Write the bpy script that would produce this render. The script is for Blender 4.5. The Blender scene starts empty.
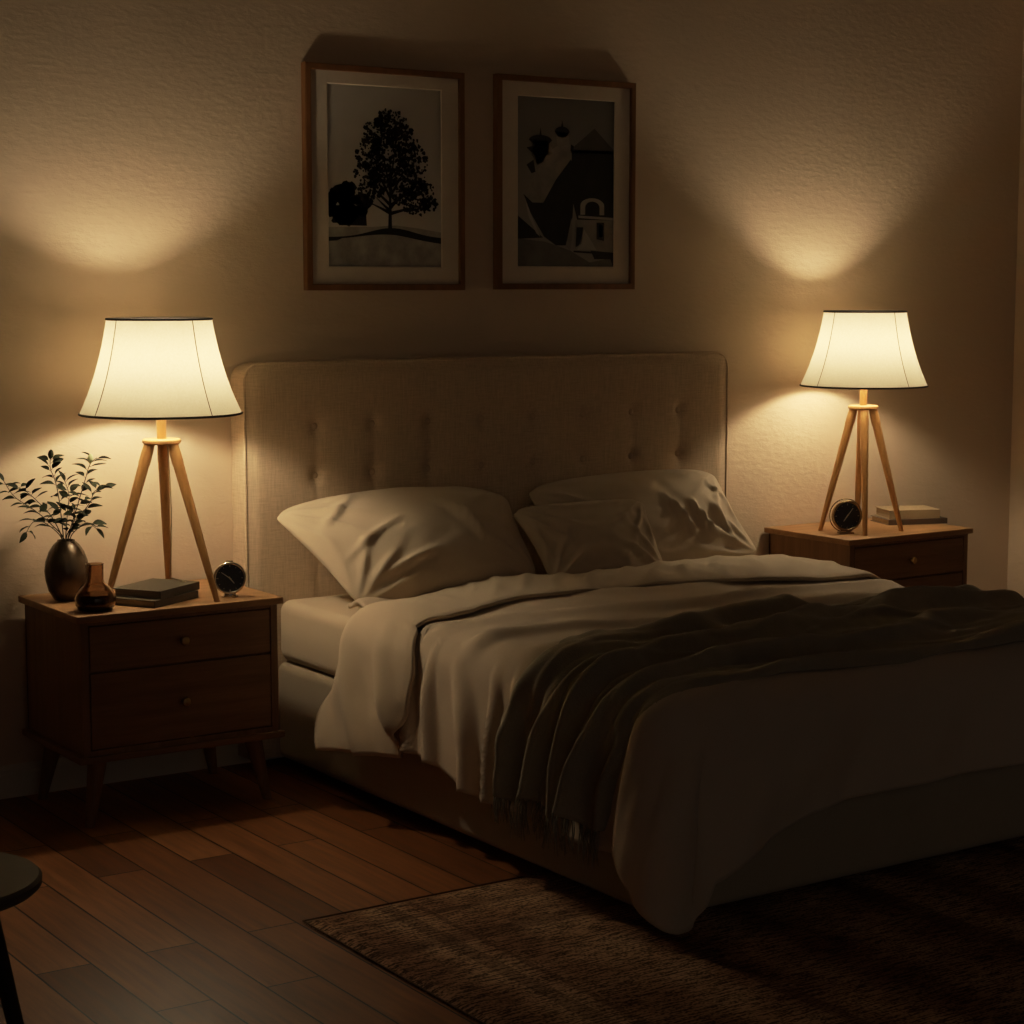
import bpy, bmesh, math, random
import numpy as np
from mathutils import Vector, Matrix, noise

random.seed(7)
PI = math.pi
scene = bpy.context.scene
COL = scene.collection

# ------------------------------------------------------------------ helpers
def link(o, parent=None):
    COL.objects.link(o)
    if parent is not None:
        o.parent = parent
    return o

def mesh_obj(name, verts, faces, mats, parent=None, smooth=True, loc=None, midx=None, flat_angle=None):
    me = bpy.data.meshes.new(name)
    me.from_pydata([tuple(v) for v in verts], [], faces)
    if not isinstance(mats, (list, tuple)):
        mats = [mats]
    for m in mats:
        me.materials.append(m)
    if midx is not None:
        me.polygons.foreach_set('material_index', midx)
    me.polygons.foreach_set('use_smooth', [smooth] * len(me.polygons))
    me.update()
    if smooth and flat_angle:
        me.set_sharp_from_angle(angle=math.radians(flat_angle))
    o = bpy.data.objects.new(name, me)
    if loc is not None:
        o.location = loc
    return link(o, parent)

def bm_obj(name, bm, mats, parent=None, smooth=True, loc=None, flat_angle=35):
    me = bpy.data.meshes.new(name)
    bmesh.ops.recalc_face_normals(bm, faces=bm.faces[:])
    bm.to_mesh(me)
    bm.free()
    if not isinstance(mats, (list, tuple)):
        mats = [mats]
    for m in mats:
        me.materials.append(m)
    me.polygons.foreach_set('use_smooth', [smooth] * len(me.polygons))
    if smooth and flat_angle:
        me.set_sharp_from_angle(angle=math.radians(flat_angle))
    o = bpy.data.objects.new(name, me)
    if loc is not None:
        o.location = loc
    return link(o, parent)

def bm_box(bm, x0, x1, y0, y1, z0, z1, bevel=0.0, seg=2):
    r = bmesh.ops.create_cube(bm, size=1.0)
    vs = r['verts']
    for v in vs:
        v.co = Vector(((x0 + x1) / 2 + v.co.x * (x1 - x0), (y0 + y1) / 2 + v.co.y * (y1 - y0), (z0 + z1) / 2 + v.co.z * (z1 - z0)))
    if bevel > 0:
        es = list({e for v in vs for e in v.link_edges})
        bmesh.ops.bevel(bm, geom=es, offset=bevel, segments=seg, profile=0.5, affect='EDGES')

def box(name, ext, mat, parent=None, bevel=0.002, seg=2, loc=None):
    bm = bmesh.new()
    bm_box(bm, *ext, bevel=bevel, seg=seg)
    return bm_obj(name, bm, mat, parent, loc=loc)

def tube_data(path, radii, n=10, caps=True):
    """rings of n points swept along a path with a radius per point"""
    P = [Vector(p) for p in path]
    if not isinstance(radii, (list, tuple)):
        radii = [radii] * len(P)
    V, F = [], []
    prev = None
    for i, p in enumerate(P):
        d = (P[min(i + 1, len(P) - 1)] - P[max(i - 1, 0)]).normalized()
        if prev is None:
            a = d.orthogonal().normalized()
        else:
            a = (prev - d * prev.dot(d))
            a = a.normalized() if a.length > 1e-6 else d.orthogonal().normalized()
        prev = a
        b = d.cross(a)
        for k in range(n):
            t = 2 * PI * k / n
            V.append(p + (a * math.cos(t) + b * math.sin(t)) * radii[i])
    for i in range(len(P) - 1):
        for k in range(n):
            k2 = (k + 1) % n
            F.append((i * n + k, i * n + k2, (i + 1) * n + k2, (i + 1) * n + k))
    if caps:
        F.append(tuple(reversed(range(n))))
        F.append(tuple(range((len(P) - 1) * n, len(P) * n)))
    return V, F

def tube(name, path, radii, mat, parent=None, n=10, loc=None):
    V, F = tube_data(path, radii, n)
    return mesh_obj(name, V, F, mat, parent, loc=loc, flat_angle=50)

def closed_tube(name, path, r, mat, parent=None, n=8, loc=None):
    P = [Vector(p) for p in path]
    m = len(P)
    c = sum(P, Vector()) / m
    V, F = [], []
    nrm = Vector()
    for i in range(m):
        nrm += (P[i] - c).cross(P[(i + 1) % m] - c)
    nrm.normalize()
    for i in range(m):
        d = (P[(i + 1) % m] - P[i - 1]).normalized()
        a = nrm
        b = d.cross(a).normalized()
        for k in range(n):
            t = 2 * PI * k / n
            V.append(P[i] + (a * math.cos(t) + b * math.sin(t)) * r)
    for i in range(m):
        j = (i + 1) % m
        for k in range(n):
            k2 = (k + 1) % n
            F.append((i * n + k, i * n + k2, j * n + k2, j * n + k))
    return mesh_obj(name, V, F, mat, parent, loc=loc)

def lathe_data(prof, n=40, close=True):
    V, F = [], []
    for r, z in prof:
        for k in range(n):
            t = 2 * PI * k / n
            V.append((r * math.cos(t), r * math.sin(t), z))
    for i in range(len(prof) - 1):
        for k in range(n):
            k2 = (k + 1) % n
            F.append((i * n + k, i * n + k2, (i + 1) * n + k2, (i + 1) * n + k))
    if close:
        F.append(tuple(reversed(range(n))))
        F.append(tuple(range((len(prof) - 1) * n, len(prof) * n)))
    return V, F

def lathe(name, prof, mat, parent=None, n=40, close=True, loc=None, flat=40):
    V, F = lathe_data(prof, n, close)
    return mesh_obj(name, V, F, mat, parent, loc=loc, flat_angle=flat)

def spline(pts, k=8):
    """Catmull-Rom through points"""
    P = [Vector(p) for p in pts]
    out = []
    for i in range(len(P) - 1):
        p0, p1, p2, p3 = P[max(i - 1, 0)], P[i], P[i + 1], P[min(i + 2, len(P) - 1)]
        for j in range(k):
            t = j / k
            out.append(0.5 * ((2 * p1) + (p2 - p0) * t + (2 * p0 - 5 * p1 + 4 * p2 - p3) * t * t + (3 * p1 - p0 - 3 * p2 + p3) * t ** 3))
    out.append(P[-1])
    return out

def thing(name, label, cat, loc=(0, 0, 0), rz=0, group=None):
    o = bpy.data.objects.new(name, None)
    o.empty_display_size = 0.1
    o.location = loc
    o.rotation_euler = (0, 0, rz)
    link(o)
    return tag(o, label, cat, group)

def tag(o, label, cat, group=None, kind=None):
    o['label'] = label
    o['category'] = cat
    if group:
        o['group'] = group
    if kind:
        o['kind'] = kind
    return o

def struct(o, label=None):
    o['kind'] = 'structure'
    if label:
        o['label'] = label
        o['category'] = o.name.split('_')[0]
    return o

def sm(a, b, x):
    t = min(1.0, max(0.0, (x - a) / (b - a)))
    return t * t * (3 - 2 * t)

def n3(x, y, z=0.0):
    return noise.noise(Vector((x, y, z)))

# ------------------------------------------------------------------ materials
class NT:
    def __init__(self, name):
        self.m = bpy.data.materials.new(name)
        self.m.use_nodes = True
        self.t = self.m.node_tree
        self.b = self.t.nodes['Principled BSDF']
        self.out = self.t.nodes['Material Output']
    def n(self, typ, **kw):
        nd = self.t.nodes.new(typ)
        for k, v in kw.items():
            if k.startswith('i_'):
                nd.inputs[k[2:].replace('_', ' ')].default_value = v
            else:
                setattr(nd, k, v)
        return nd
    def l(self, a, b):
        self.t.links.new(a, b)
    def coord(self, scale=(1, 1, 1), rot=(0, 0, 0), kind='Object'):
        tc = self.n('ShaderNodeTexCoord')
        mp = self.n('ShaderNodeMapping')
        mp.inputs['Scale'].default_value = scale
        mp.inputs['Rotation'].default_value = rot
        self.l(tc.outputs[kind], mp.inputs['Vector'])
        return mp.outputs['Vector']
    def noise(self, vec, scale, detail=4, rough=0.55):
        nd = self.n('ShaderNodeTexNoise')
        nd.inputs['Scale'].default_value = scale
        nd.inputs['Detail'].default_value = detail
        nd.inputs['Roughness'].default_value = rough
        self.l(vec, nd.inputs['Vector'])
        return nd.outputs['Fac']
    def ramp(self, fac, stops):
        r = self.n('ShaderNodeValToRGB')
        e = r.color_ramp.elements
        while len(e) < len(stops):
            e.new(0.5)
        for el, (p, c) in zip(e, stops):
            el.position = p
            el.color = (*c, 1)
        self.l(fac, r.inputs['Fac'])
        return r.outputs['Color']
    def bump(self, h, strength=0.3, dist=0.01, prev=None):
        b = self.n('ShaderNodeBump')
        b.inputs['Strength'].default_value = strength
        b.inputs['Distance'].default_value = dist
        self.l(h, b.inputs['Height'])
        if prev is not None:
            self.l(prev, b.inputs['Normal'])
        return b.outputs['Normal']
    def mix(self, fac, a, b, mode='MIX'):
        m = self.n('ShaderNodeMix', data_type='RGBA', blend_type=mode)
        for sock, v in ((m.inputs[0], fac), (m.inputs[6], a), (m.inputs[7], b)):
            if isinstance(v, (int, float)):
                sock.default_value = v
            elif isinstance(v, tuple):
                sock.default_value = (*v, 1)
            else:
                self.l(v, sock)
        return m.outputs[2]
    def math(self, op, a, b=0.0):
        m = self.n('ShaderNodeMath', operation=op)
        for s, v in zip(m.inputs, (a, b)):
            if isinstance(v, (int, float)):
                s.default_value = v
            else:
                self.l(v, s)
        return m.outputs[0]

def simple(name, col, rough=0.6, metal=0.0, spec=0.5, var=0.0, scale=30):
    k = NT(name)
    k.b.inputs['Roughness'].default_value = rough
    k.b.inputs['Metallic'].default_value = metal
    k.b.inputs['Specular IOR Level'].default_value = spec
    if var:
        v = k.coord()
        f = k.noise(v, scale)
        c = k.ramp(f, [(0.3, tuple(x * (1 - var) for x in col)), (0.7, tuple(min(1, x * (1 + var)) for x in col))])
        k.l(c, k.b.inputs['Base Color'])
    else:
        k.b.inputs['Base Color'].default_value = (*col, 1)
    return k.m

def wood(name, dark, light, grain_axis='X', rough=0.5, scale=1.0, bump=0.08, spec=0.35):
    k = NT(name)
    s = {'X': (1.2, 22, 22), 'Y': (22, 1.2, 22), 'Z': (22, 22, 1.2)}[grain_axis]
    v = k.coord(tuple(q * scale for q in s))
    f = k.noise(v, 1.6, 6, 0.6)
    v2 = k.coord(tuple(q * scale * 4 for q in s))
    g = k.noise(v2, 2.5, 3, 0.6)
    mix = k.math('ADD', k.math('MULTIPLY', f, 0.7), k.math('MULTIPLY', g, 0.3))
    c = k.ramp(mix, [(0.32, dark), (0.68, light)])
    k.l(c, k.b.inputs['Base Color'])
    k.b.inputs['Roughness'].default_value = rough
    k.b.inputs['Specular IOR Level'].default_value = spec
    k.l(k.bump(g, bump, 0.002), k.b.inputs['Normal'])
    return k.m

def fabric(name, col, var=0.12, weave=900.0, bump=0.15, rough=0.92, sheen=0.15, patch=6.0):
    k = NT(name)
    v = k.coord()
    f = k.noise(v, patch, 5, 0.6)
    w = k.noise(v, weave / 3.0, 2, 0.7)
    m = k.math('ADD', k.math('MULTIPLY', f, 0.6), k.math('MULTIPLY', w, 0.4))
    c = k.ramp(m, [(0.3, tuple(x * (1 - var) for x in col)), (0.7, tuple(min(1, x * (1 + var)) for x in col))])
    k.l(c, k.b.inputs['Base Color'])
    k.b.inputs['Roughness'].default_value = rough
    k.b.inputs['Specular IOR Level'].default_value = 0.15
    k.b.inputs['Sheen Weight'].default_value = sheen
    k.b.inputs['Sheen Roughness'].default_value = 0.6
    k.l(k.bump(w, bump, 0.002), k.b.inputs['Normal'])
    return k.m

def make_wall():
    k = NT('wall_plaster')
    v = k.coord((1.0, 1.0, 2.3))
    f = k.noise(v, 22, 5, 0.6)
    g = k.noise(v, 70, 3, 0.6)
    low = k.noise(k.coord(), 0.9, 3)
    c = k.ramp(low, [(0.3, (0.59, 0.455, 0.325)), (0.7, (0.63, 0.49, 0.355))])
    k.l(c, k.b.inputs['Base Color'])
    k.b.inputs['Roughness'].default_value = 0.85
    k.b.inputs['Specular IOR Level'].default_value = 0.2
    h = k.math('ADD', k.math('MULTIPLY', k.ramp(f, [(0.42, (0, 0, 0)), (0.62, (1, 1, 1))]), 0.8), k.math('MULTIPLY', g, 0.35))
    k.l(k.bump(h, 0.16, 0.005), k.b.inputs['Normal'])
    return k.m

def make_floor():
    k = NT('floor_planks')
    tc = k.n('ShaderNodeTexCoord')
    mp = k.n('ShaderNodeMapping')
    mp.inputs['Rotation'].default_value = (0, 0, PI / 2)
    mp.inputs['Location'].default_value = (0.05, 0.006, 0)
    k.l(tc.outputs['Object'], mp.inputs['Vector'])
    br = k.n('ShaderNodeTexBrick')
    br.offset = 0.37
    br.inputs['Scale'].default_value = 1.0
    br.inputs['Brick Width'].default_value = 0.95
    br.inputs['Row Height'].default_value = 0.128
    br.inputs['Mortar Size'].default_value = 0.0026
    br.inputs['Mortar Smooth'].default_value = 0.2
    br.inputs['Bias'].default_value = 0.0
    br.inputs['Color1'].default_value = (0.0, 0.0, 0.0, 1)
    br.inputs['Color2'].default_value = (1, 1, 1, 1)
    br.inputs['Mortar'].default_value = (0.5, 0.5, 0.5, 1)
    k.l(mp.outputs['Vector'], br.inputs['Vector'])
    tone = k.ramp(br.outputs['Color'], [(0.0, (0.15, 0.053, 0.018)), (0.5, (0.24, 0.090, 0.031)), (1.0, (0.33, 0.135, 0.050))])
    # the grain of each plank is shifted by its tone
    sh = k.n('ShaderNodeVectorMath', operation='MULTIPLY_ADD')
    k.l(br.outputs['Color'], sh.inputs[0])
    sh.inputs[1].default_value = (3.1, 7.7, 0)
    k.l(tc.outputs['Object'], sh.inputs[2])
    mg = k.n('ShaderNodeMapping')
    mg.inputs['Scale'].default_value = (26, 1.6, 1)
    k.l(sh.outputs[0], mg.inputs['Vector'])
    g = k.noise(mg.outputs['Vector'], 1.7, 7, 0.62)
    grain = k.ramp(g, [(0.3, (0.55, 0.50, 0.46)), (0.7, (1.3, 1.3, 1.3))])
    c = k.mix(1.0, tone, grain, 'MULTIPLY')
    c = k.mix(br.outputs['Fac'], c, (0.006, 0.003, 0.0015))
    k.l(c, k.b.inputs['Base Color'])
    r = k.ramp(g, [(0.2, (0.34,) * 3), (0.8, (0.52,) * 3)])
    k.l(r, k.b.inputs['Roughness'])
    k.b.inputs['Specular IOR Level'].default_value = 0.2
    inv = k.math('SUBTRACT', 1.0, br.outputs['Fac'])
    nb = k.bump(inv, 0.6, 0.003)
    k.l(k.bump(g, 0.08, 0.002, nb), k.b.inputs['Normal'])
    return k.m

def make_rug():
    k = NT('rug_weave')
    obj = k.n('ShaderNodeTexCoord').outputs['Object']
    sx = k.n('ShaderNodeSeparateXYZ')
    k.l(obj, sx.inputs[0])
    rows = k.noise(k.coord((17, 150, 1)), 1.0, 2, 0.5)
    spk = k.noise(k.coord((120, 170, 1)), 1.0, 1, 0.5)
    blot = k.noise(k.coord((1, 1, 1)), 7.0, 6, 0.7)
    # faded bands and medallions of an old woven pattern
    wv = k.n('ShaderNodeTexWave', wave_type='BANDS', bands_direction='X')
    wv.inputs['Scale'].default_value = 1.1
    wv.inputs['Distortion'].default_value = 1.2
    wv.inputs['Detail'].default_value = 3
    wv.inputs['Detail Scale'].default_value = 4
    k.l(obj, wv.inputs['Vector'])
    vor = k.n('ShaderNodeTexVoronoi', feature='DISTANCE_TO_EDGE', distance='MANHATTAN') if False else k.n('ShaderNodeTexVoronoi')
    vor.distance = 'MANHATTAN'
    vor.inputs['Scale'].default_value = 5.0
    vor.inputs['Randomness'].default_value = 0.35
    k.l(obj, vor.inputs['Vector'])
    pat = k.math('ADD', k.math('MULTIPLY', wv.outputs['Fac'], 0.35), k.math('ADD', k.math('MULTIPLY', vor.outputs['Distance'], 0.35), k.math('MULTIPLY', blot, 0.32)))
    base = k.ramp(pat, [(0.30, (0.13, 0.070, 0.044)), (0.5, (0.19, 0.112, 0.070)), (0.64, (0.245, 0.155, 0.10)), (0.8, (0.30, 0.20, 0.13))])
    thr = k.math('ADD', k.math('MULTIPLY', rows, 0.6), k.math('MULTIPLY', spk, 0.4))
    tint = k.ramp(thr, [(0.43, (0.32, 0.30, 0.28)), (0.56, (2.1, 2.0, 1.85))])
    c = k.mix(1.0, base, tint, 'MULTIPLY')
    # darker guard stripes along the left edge and across the ends
    wob = k.math('MULTIPLY', k.math('SUBTRACT', blot, 0.5), 0.03)
    for axis, pos, half in ((0, -0.43, 0.022), (0, -0.36, 0.008), (1, -1.64, 0.014), (1, -1.83, 0.03), (0, 0.0, 0.02), (0, 0.62, 0.035), (0, 1.2, 0.03)):
        dist = k.math('ABSOLUTE', k.math('ADD', k.math('SUBTRACT', sx.outputs[axis], pos), wob))
        st = k.math('LESS_THAN', dist, half)
        c = k.mix(k.math('MULTIPLY', st, 0.42), c, (0.055, 0.024, 0.016))
    k.l(c, k.b.inputs['Base Color'])
    k.b.inputs['Roughness'].default_value = 0.95
    k.b.inputs['Specular IOR Level'].default_value = 0.1
    k.l(k.bump(thr, 0.5, 0.004), k.b.inputs['Normal'])
    return k.m

def make_linen(name, col):
    k = NT(name)
    a = k.noise(k.coord((18, 18, 260)), 1.0, 3, 0.6)
    b = k.noise(k.coord((260, 260, 18)), 1.0, 3, 0.6)
    s = k.math('ADD', k.math('MULTIPLY', a, 0.5), k.math('MULTIPLY', b, 0.5))
    c = k.ramp(s, [(0.36, tuple(x * 0.82 for x in col)), (0.62, tuple(x * 1.10 for x in col))])
    k.l(c, k.b.inputs['Base Color'])
    k.b.inputs['Roughness'].default_value = 0.95
    k.b.inputs['Specular IOR Level'].default_value = 0.1
    k.b.inputs['Sheen Weight'].default_value = 0.1
    k.l(k.bump(s, 0.4, 0.003), k.b.inputs['Normal'])
    return k.m

def make_shade():
    k = NT('shade_cloth')
    t = k.t
    w = k.noise(k.coord((1, 1, 1)), 160, 2)
    c = k.ramp(w, [(0.3, (0.84, 0.79, 0.66)), (0.7, (0.90, 0.85, 0.73))])
    tr = k.n('ShaderNodeBsdfTranslucent')
    df = k.n('ShaderNodeBsdfDiffuse')
    k.l(k.mix(1.0, c, SHADE_T, 'MULTIPLY'), tr.inputs['Color'])
    k.l(c, df.inputs['Color'])
    mx = k.n('ShaderNodeMixShader')
    mx.inputs[0].default_value = SHADE_DIFFUSE
    k.l(tr.outputs[0], mx.inputs[1])
    k.l(df.outputs[0], mx.inputs[2])
    k.l(mx.outputs[0], k.out.inputs['Surface'])
    return k.m

def make_bulb(strength):
    k = NT('bulb_glow')
    w = k.noise(k.coord(), 20, 1)
    c = k.ramp(w, [(0.0, (1.0, 0.80, 0.52)), (1.0, (1.0, 0.82, 0.54))])
    e = k.n('ShaderNodeEmission')
    e.inputs['Strength'].default_value = strength
    k.l(c, e.inputs['Color'])
    k.l(e.outputs[0], k.out.inputs['Surface'])
    return k.m

def make_glass(name, col, rough=0.04):
    k = NT(name)
    v = k.noise(k.coord(), 8, 2)
    c = k.ramp(v, [(0.3, tuple(x * 0.9 for x in col)), (0.7, col)])
    k.l(c, k.b.inputs['Base Color'])
    k.b.inputs['Transmission Weight'].default_value = 1.0
    k.b.inputs['Roughness'].default_value = rough
    k.b.inputs['IOR'].default_value = 1.4
    return k.m

SHADE_DIFFUSE = 0.58
SHADE_T = (0.385, 0.365, 0.325)
BULB = 330.0

M = {}
M['wall'] = make_wall()
M['ceiling'] = simple('ceiling_paint', (0.20, 0.175, 0.14), 0.9, spec=0.1, var=0.03, scale=3)
M['side_wall'] = M['wall']
M['floor'] = make_floor()
M['base'] = simple('baseboard_paint', (0.66, 0.60, 0.51), 0.4, var=0.04, scale=6)
M['rug'] = make_rug()
M['rug_edge'] = simple('rug_edge', (0.10, 0.058, 0.038), 0.95, spec=0.1, var=0.3, scale=90)
M['linen'] = make_linen('headboard_linen', (0.60, 0.455, 0.315))
M['base_cloth'] = fabric('bed_base_cloth', (0.38, 0.305, 0.215), 0.10, 700, 0.2)
M['sheet'] = fabric('sheet_cotton', (0.58, 0.47, 0.335), 0.05, 900, 0.05, patch=3)
M['pillow'] = fabric('pillow_cotton', (0.58, 0.465, 0.335), 0.06, 900, 0.05, patch=3)
M['duvet'] = fabric('duvet_cotton', (0.54, 0.425, 0.315), 0.07, 900, 0.06, patch=3)
M['cuff'] = fabric('duvet_cuff_cotton', (0.56, 0.445, 0.32), 0.06, 900, 0.06, patch=3)
M['throw'] = fabric('throw_wool', (0.30, 0.255, 0.185), 0.14, 600, 0.35, patch=9)
M['fringe'] = fabric('throw_fringe', (0.19, 0.165, 0.12), 0.2, 600, 0.2)
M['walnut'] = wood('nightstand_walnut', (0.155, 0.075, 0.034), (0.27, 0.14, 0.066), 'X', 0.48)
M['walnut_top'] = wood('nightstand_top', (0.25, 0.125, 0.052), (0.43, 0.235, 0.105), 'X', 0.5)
M['walnut_v'] = wood('nightstand_side', (0.155, 0.075, 0.034), (0.27, 0.14, 0.066), 'Z', 0.48)
M['gap'] = simple('drawer_gap', (0.012, 0.007, 0.004), 0.9, spec=0.1, var=0.1)
M['brass'] = simple('aged_brass', (0.42, 0.28, 0.12), 0.38, 1.0, var=0.15, scale=60)
M['beech'] = wood('lamp_beech', (0.46, 0.235, 0.085), (0.66, 0.36, 0.14), 'Z', 0.42, 1.0)
M['shade'] = make_shade()
M['shade_trim'] = simple('shade_trim', (0.018, 0.012, 0.009), 0.8, var=0.2)
M['seam'] = simple('shade_seam', (0.09, 0.065, 0.04), 0.9, var=0.15)
M['bulb'] = make_bulb(BULB)
M['socket'] = simple('socket_metal', (0.5, 0.4, 0.26), 0.4, 1.0, var=0.08)
M['cord'] = simple('cord_plastic', (0.45, 0.35, 0.22), 0.5, var=0.05)
M['chrome'] = simple('clock_chrome', (0.62, 0.55, 0.47), 0.12, 1.0, var=0.05)
M['bronze'] = simple('clock_bronze', (0.34, 0.24, 0.14), 0.2, 1.0, var=0.1)
M['clock_face'] = simple('clock_face_black', (0.012, 0.013, 0.017), 0.3, var=0.1)
M['clock_mark'] = simple('clock_marks', (0.32, 0.28, 0.22), 0.5, var=0.05)
M['clock_hand'] = simple('clock_hands', (0.72, 0.66, 0.56), 0.4, var=0.04)
M['book_dark'] = fabric('book_cloth_grey', (0.105, 0.088, 0.07), 0.12, 900, 0.15, rough=0.75)
M['book_brown'] = fabric('book_cloth_brown', (0.10, 0.072, 0.05), 0.12, 900, 0.15, rough=0.75)
M['book_tan'] = fabric('book_cloth_tan', (0.33, 0.24, 0.14), 0.12, 900, 0.15, rough=0.75)
M['book_umber'] = fabric('book_cloth_umber', (0.10, 0.062, 0.04), 0.12, 900, 0.15, rough=0.7)
def make_pages():
    k = NT('book_pages')
    f = k.noise(k.coord((4, 4, 700)), 1.0, 2)
    k.l(k.ramp(f, [(0.35, (0.22, 0.155, 0.10)), (0.65, (0.42, 0.32, 0.21))]), k.b.inputs['Base Color'])
    k.b.inputs['Roughness'].default_value = 0.9
    return k.m
M['pages'] = make_pages()
def make_vase():
    k = NT('vase_glaze')
    f = k.noise(k.coord((1, 1, 0.35)), 14, 4)
    c = k.ramp(f, [(0.35, (0.075, 0.052, 0.036)), (0.7, (0.17, 0.115, 0.075))])
    k.l(c, k.b.inputs['Base Color'])
    k.b.inputs['Metallic'].default_value = 0.55
    k.b.inputs['Roughness'].default_value = 0.26
    return k.m
M['vase'] = make_vase()
M['amber'] = make_glass('amber_glass', (0.64, 0.47, 0.33))
M['liquid'] = simple('dark_liquid', (0.035, 0.012, 0.006), 0.15, var=0.1)
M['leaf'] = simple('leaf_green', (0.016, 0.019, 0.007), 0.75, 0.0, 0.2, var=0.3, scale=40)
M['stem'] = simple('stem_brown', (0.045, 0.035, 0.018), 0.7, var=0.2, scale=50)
M['bud'] = simple('bud_pale', (0.42, 0.44, 0.24), 0.6, var=0.1)
M['frame'] = wood('frame_oak', (0.14, 0.06, 0.022), (0.24, 0.105, 0.04), 'Z', 0.45)
M['mat'] = simple('mat_board', (0.62, 0.53, 0.43), 0.9, spec=0.1, var=0.03)
M['mat_bevel'] = simple('mat_bevel', (0.75, 0.66, 0.54), 0.9, spec=0.1, var=0.03)
M['stool'] = simple('table_grey', (0.095, 0.075, 0.058), 0.6, var=0.12, scale=12)
M['stool_leg'] = wood('table_leg_wood', (0.020, 0.013, 0.009), (0.04, 0.026, 0.017), 'Z', 0.5)
M['foot'] = simple('bed_foot', (0.02, 0.014, 0.01), 0.6, var=0.1)

# ------------------------------------------------------------------ setting
XL, XR, YB, YF, ZC = -3.45, 3.447, 0.0, -6.4, 2.75
def quad_wall(name, ext, mat, label):
    bm = bmesh.new()
    bm_box(bm, *ext)
    return struct(bm_obj(name, bm, mat, smooth=False), label)
quad_wall('floor', (XL - .1, XR + .1, YF, .1, -.1, 0.0), M['floor'], 'red-brown wooden plank floor of the bedroom')
quad_wall('wall_back', (XL - .1, XR + .1, 0.0, .1, 0.0, ZC), M['wall'], 'warm beige plastered wall behind the bed')
quad_wall('wall_right', (XR, XR + .1, YF, 0.0, 0.0, ZC), M['side_wall'], 'plain side wall at the edge beyond the far nightstand')
quad_wall('wall_left', (XL - .1, XL, YF, 0.0, 0.0, ZC), M['side_wall'], 'plain side wall outside the picture')
quad_wall('ceiling', (XL - .1, XR + .1, YF, .1, ZC, ZC + .1), M['ceiling'], 'plain ceiling above the bedroom')

def baseboard(name, p0, p1, inward, label):
    """profile swept from p0 to p1 against a wall"""
    prof = [(0, 0), (0.016, 0), (0.016, 0.070), (0.012, 0.076), (0.012, 0.084), (0.006, 0.094), (0, 0.096)]
    V, F = [], []
    for p in (p0, p1):
        for d, z in prof:
            V.append((p[0] + inward[0] * d, p[1] + inward[1] * d, z))
    n = len(prof)
    for i in range(n - 1):
        F.append((i, i + 1, n + i + 1, n + i))
    F.append(tuple(range(n)))
    F.append(tuple(range(n, 2 * n)))
    return struct(mesh_obj(name, V, F, M['base'], smooth=False), label)
baseboard('baseboard_back', (XL, 0), (XR, 0), (0, -1), 'low moulded baseboard along the wall behind the bed')
baseboard('baseboard_right', (XR, -0.016), (XR, YF), (-1, 0), 'low moulded baseboard along the side wall')

# ------------------------------------------------------------------ rug
def build_rug():
    x0, x1, y0, y1, h = -0.635, 2.45, -3.45, -1.512, 0.009
    V, F = [], []
    nx, ny = 120, 80
    for j in range(ny + 1):
        for i in range(nx + 1):
            x = x0 + (x1 - x0) * i / nx
            y = y0 + (y1 - y0) * j / ny
            e = min(i, nx - i, j, ny - j)
            wob = 0.004 * n3(x * 5, y * 5)
            V.append((x + (wob if i in (0, nx) else 0), y + (wob if j in (0, ny) else 0), (h if e else 0.0005) + (0.0008 * n3(x * 9, y * 9, 3) if e else 0)))
    for j in range(ny):
        for i in range(nx):
            a = j * (nx + 1) + i
            F.append((a, a + 1, a + nx + 2, a + nx + 1))
    o = mesh_obj('rug', V, F, M['rug'])
    tag(o, 'faded red-brown woven rug on the wooden floor under the foot of the bed', 'rug')
    loop = [(x0, y0, .005), (x1, y0, .005), (x1, y1, .005), (x0, y1, .005)]
    path = []
    for a in range(4):
        p, q = Vector(loop[a]), Vector(loop[(a + 1) % 4])
        path += [p.lerp(q, k / 20) for k in range(20)]
    b = closed_tube('binding', path, 0.0022, M['rug_edge'], o)
    b['label'] = 'dark stitched edge binding'
build_rug()

# ------------------------------------------------------------------ bed
BX0, BX1, BYB, BYF = 0.018, 1.765, -0.105, -2.045
bed = thing('bed', 'upholstered beige double bed with a tall button-tufted headboard against the wall', 'bed', ((BX0 + BX1) / 2, -1.05, 0))
BL = Vector(bed.location)
def bedloc(x, y, z):
    return (x - BL.x, y - BL.y, z)
def rounded_slab(x0, x1, y0, y1, z0, z1, r, bulge=0.0, nseg=6, nrow=8, nside=14):
    """soft box: rounded vertical corners and rounded top/bottom edges"""
    bm = bmesh.new()
    bm_box(bm, x0, x1, y0, y1, z0, z1, bevel=r, seg=nseg)
    return bm
bm = rounded_slab(BX0 - BL.x, BX1 - BL.x, BYF - BL.y, BYB - BL.y, 0.028, 0.335, 0.028)
bm_obj('bed_base', bm, M['base_cloth'], bed)
for fx in (BX0 + .09, BX1 - .09):
    for fy in (BYB - .09, BYF + .09):
        z0 = 0.0 if fy > -1.5 else 0.0092
        lathe('foot', [(0.022, z0), (0.028, 0.04)], M['foot'], bed, 16, loc=bedloc(fx, fy, 0))

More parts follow.
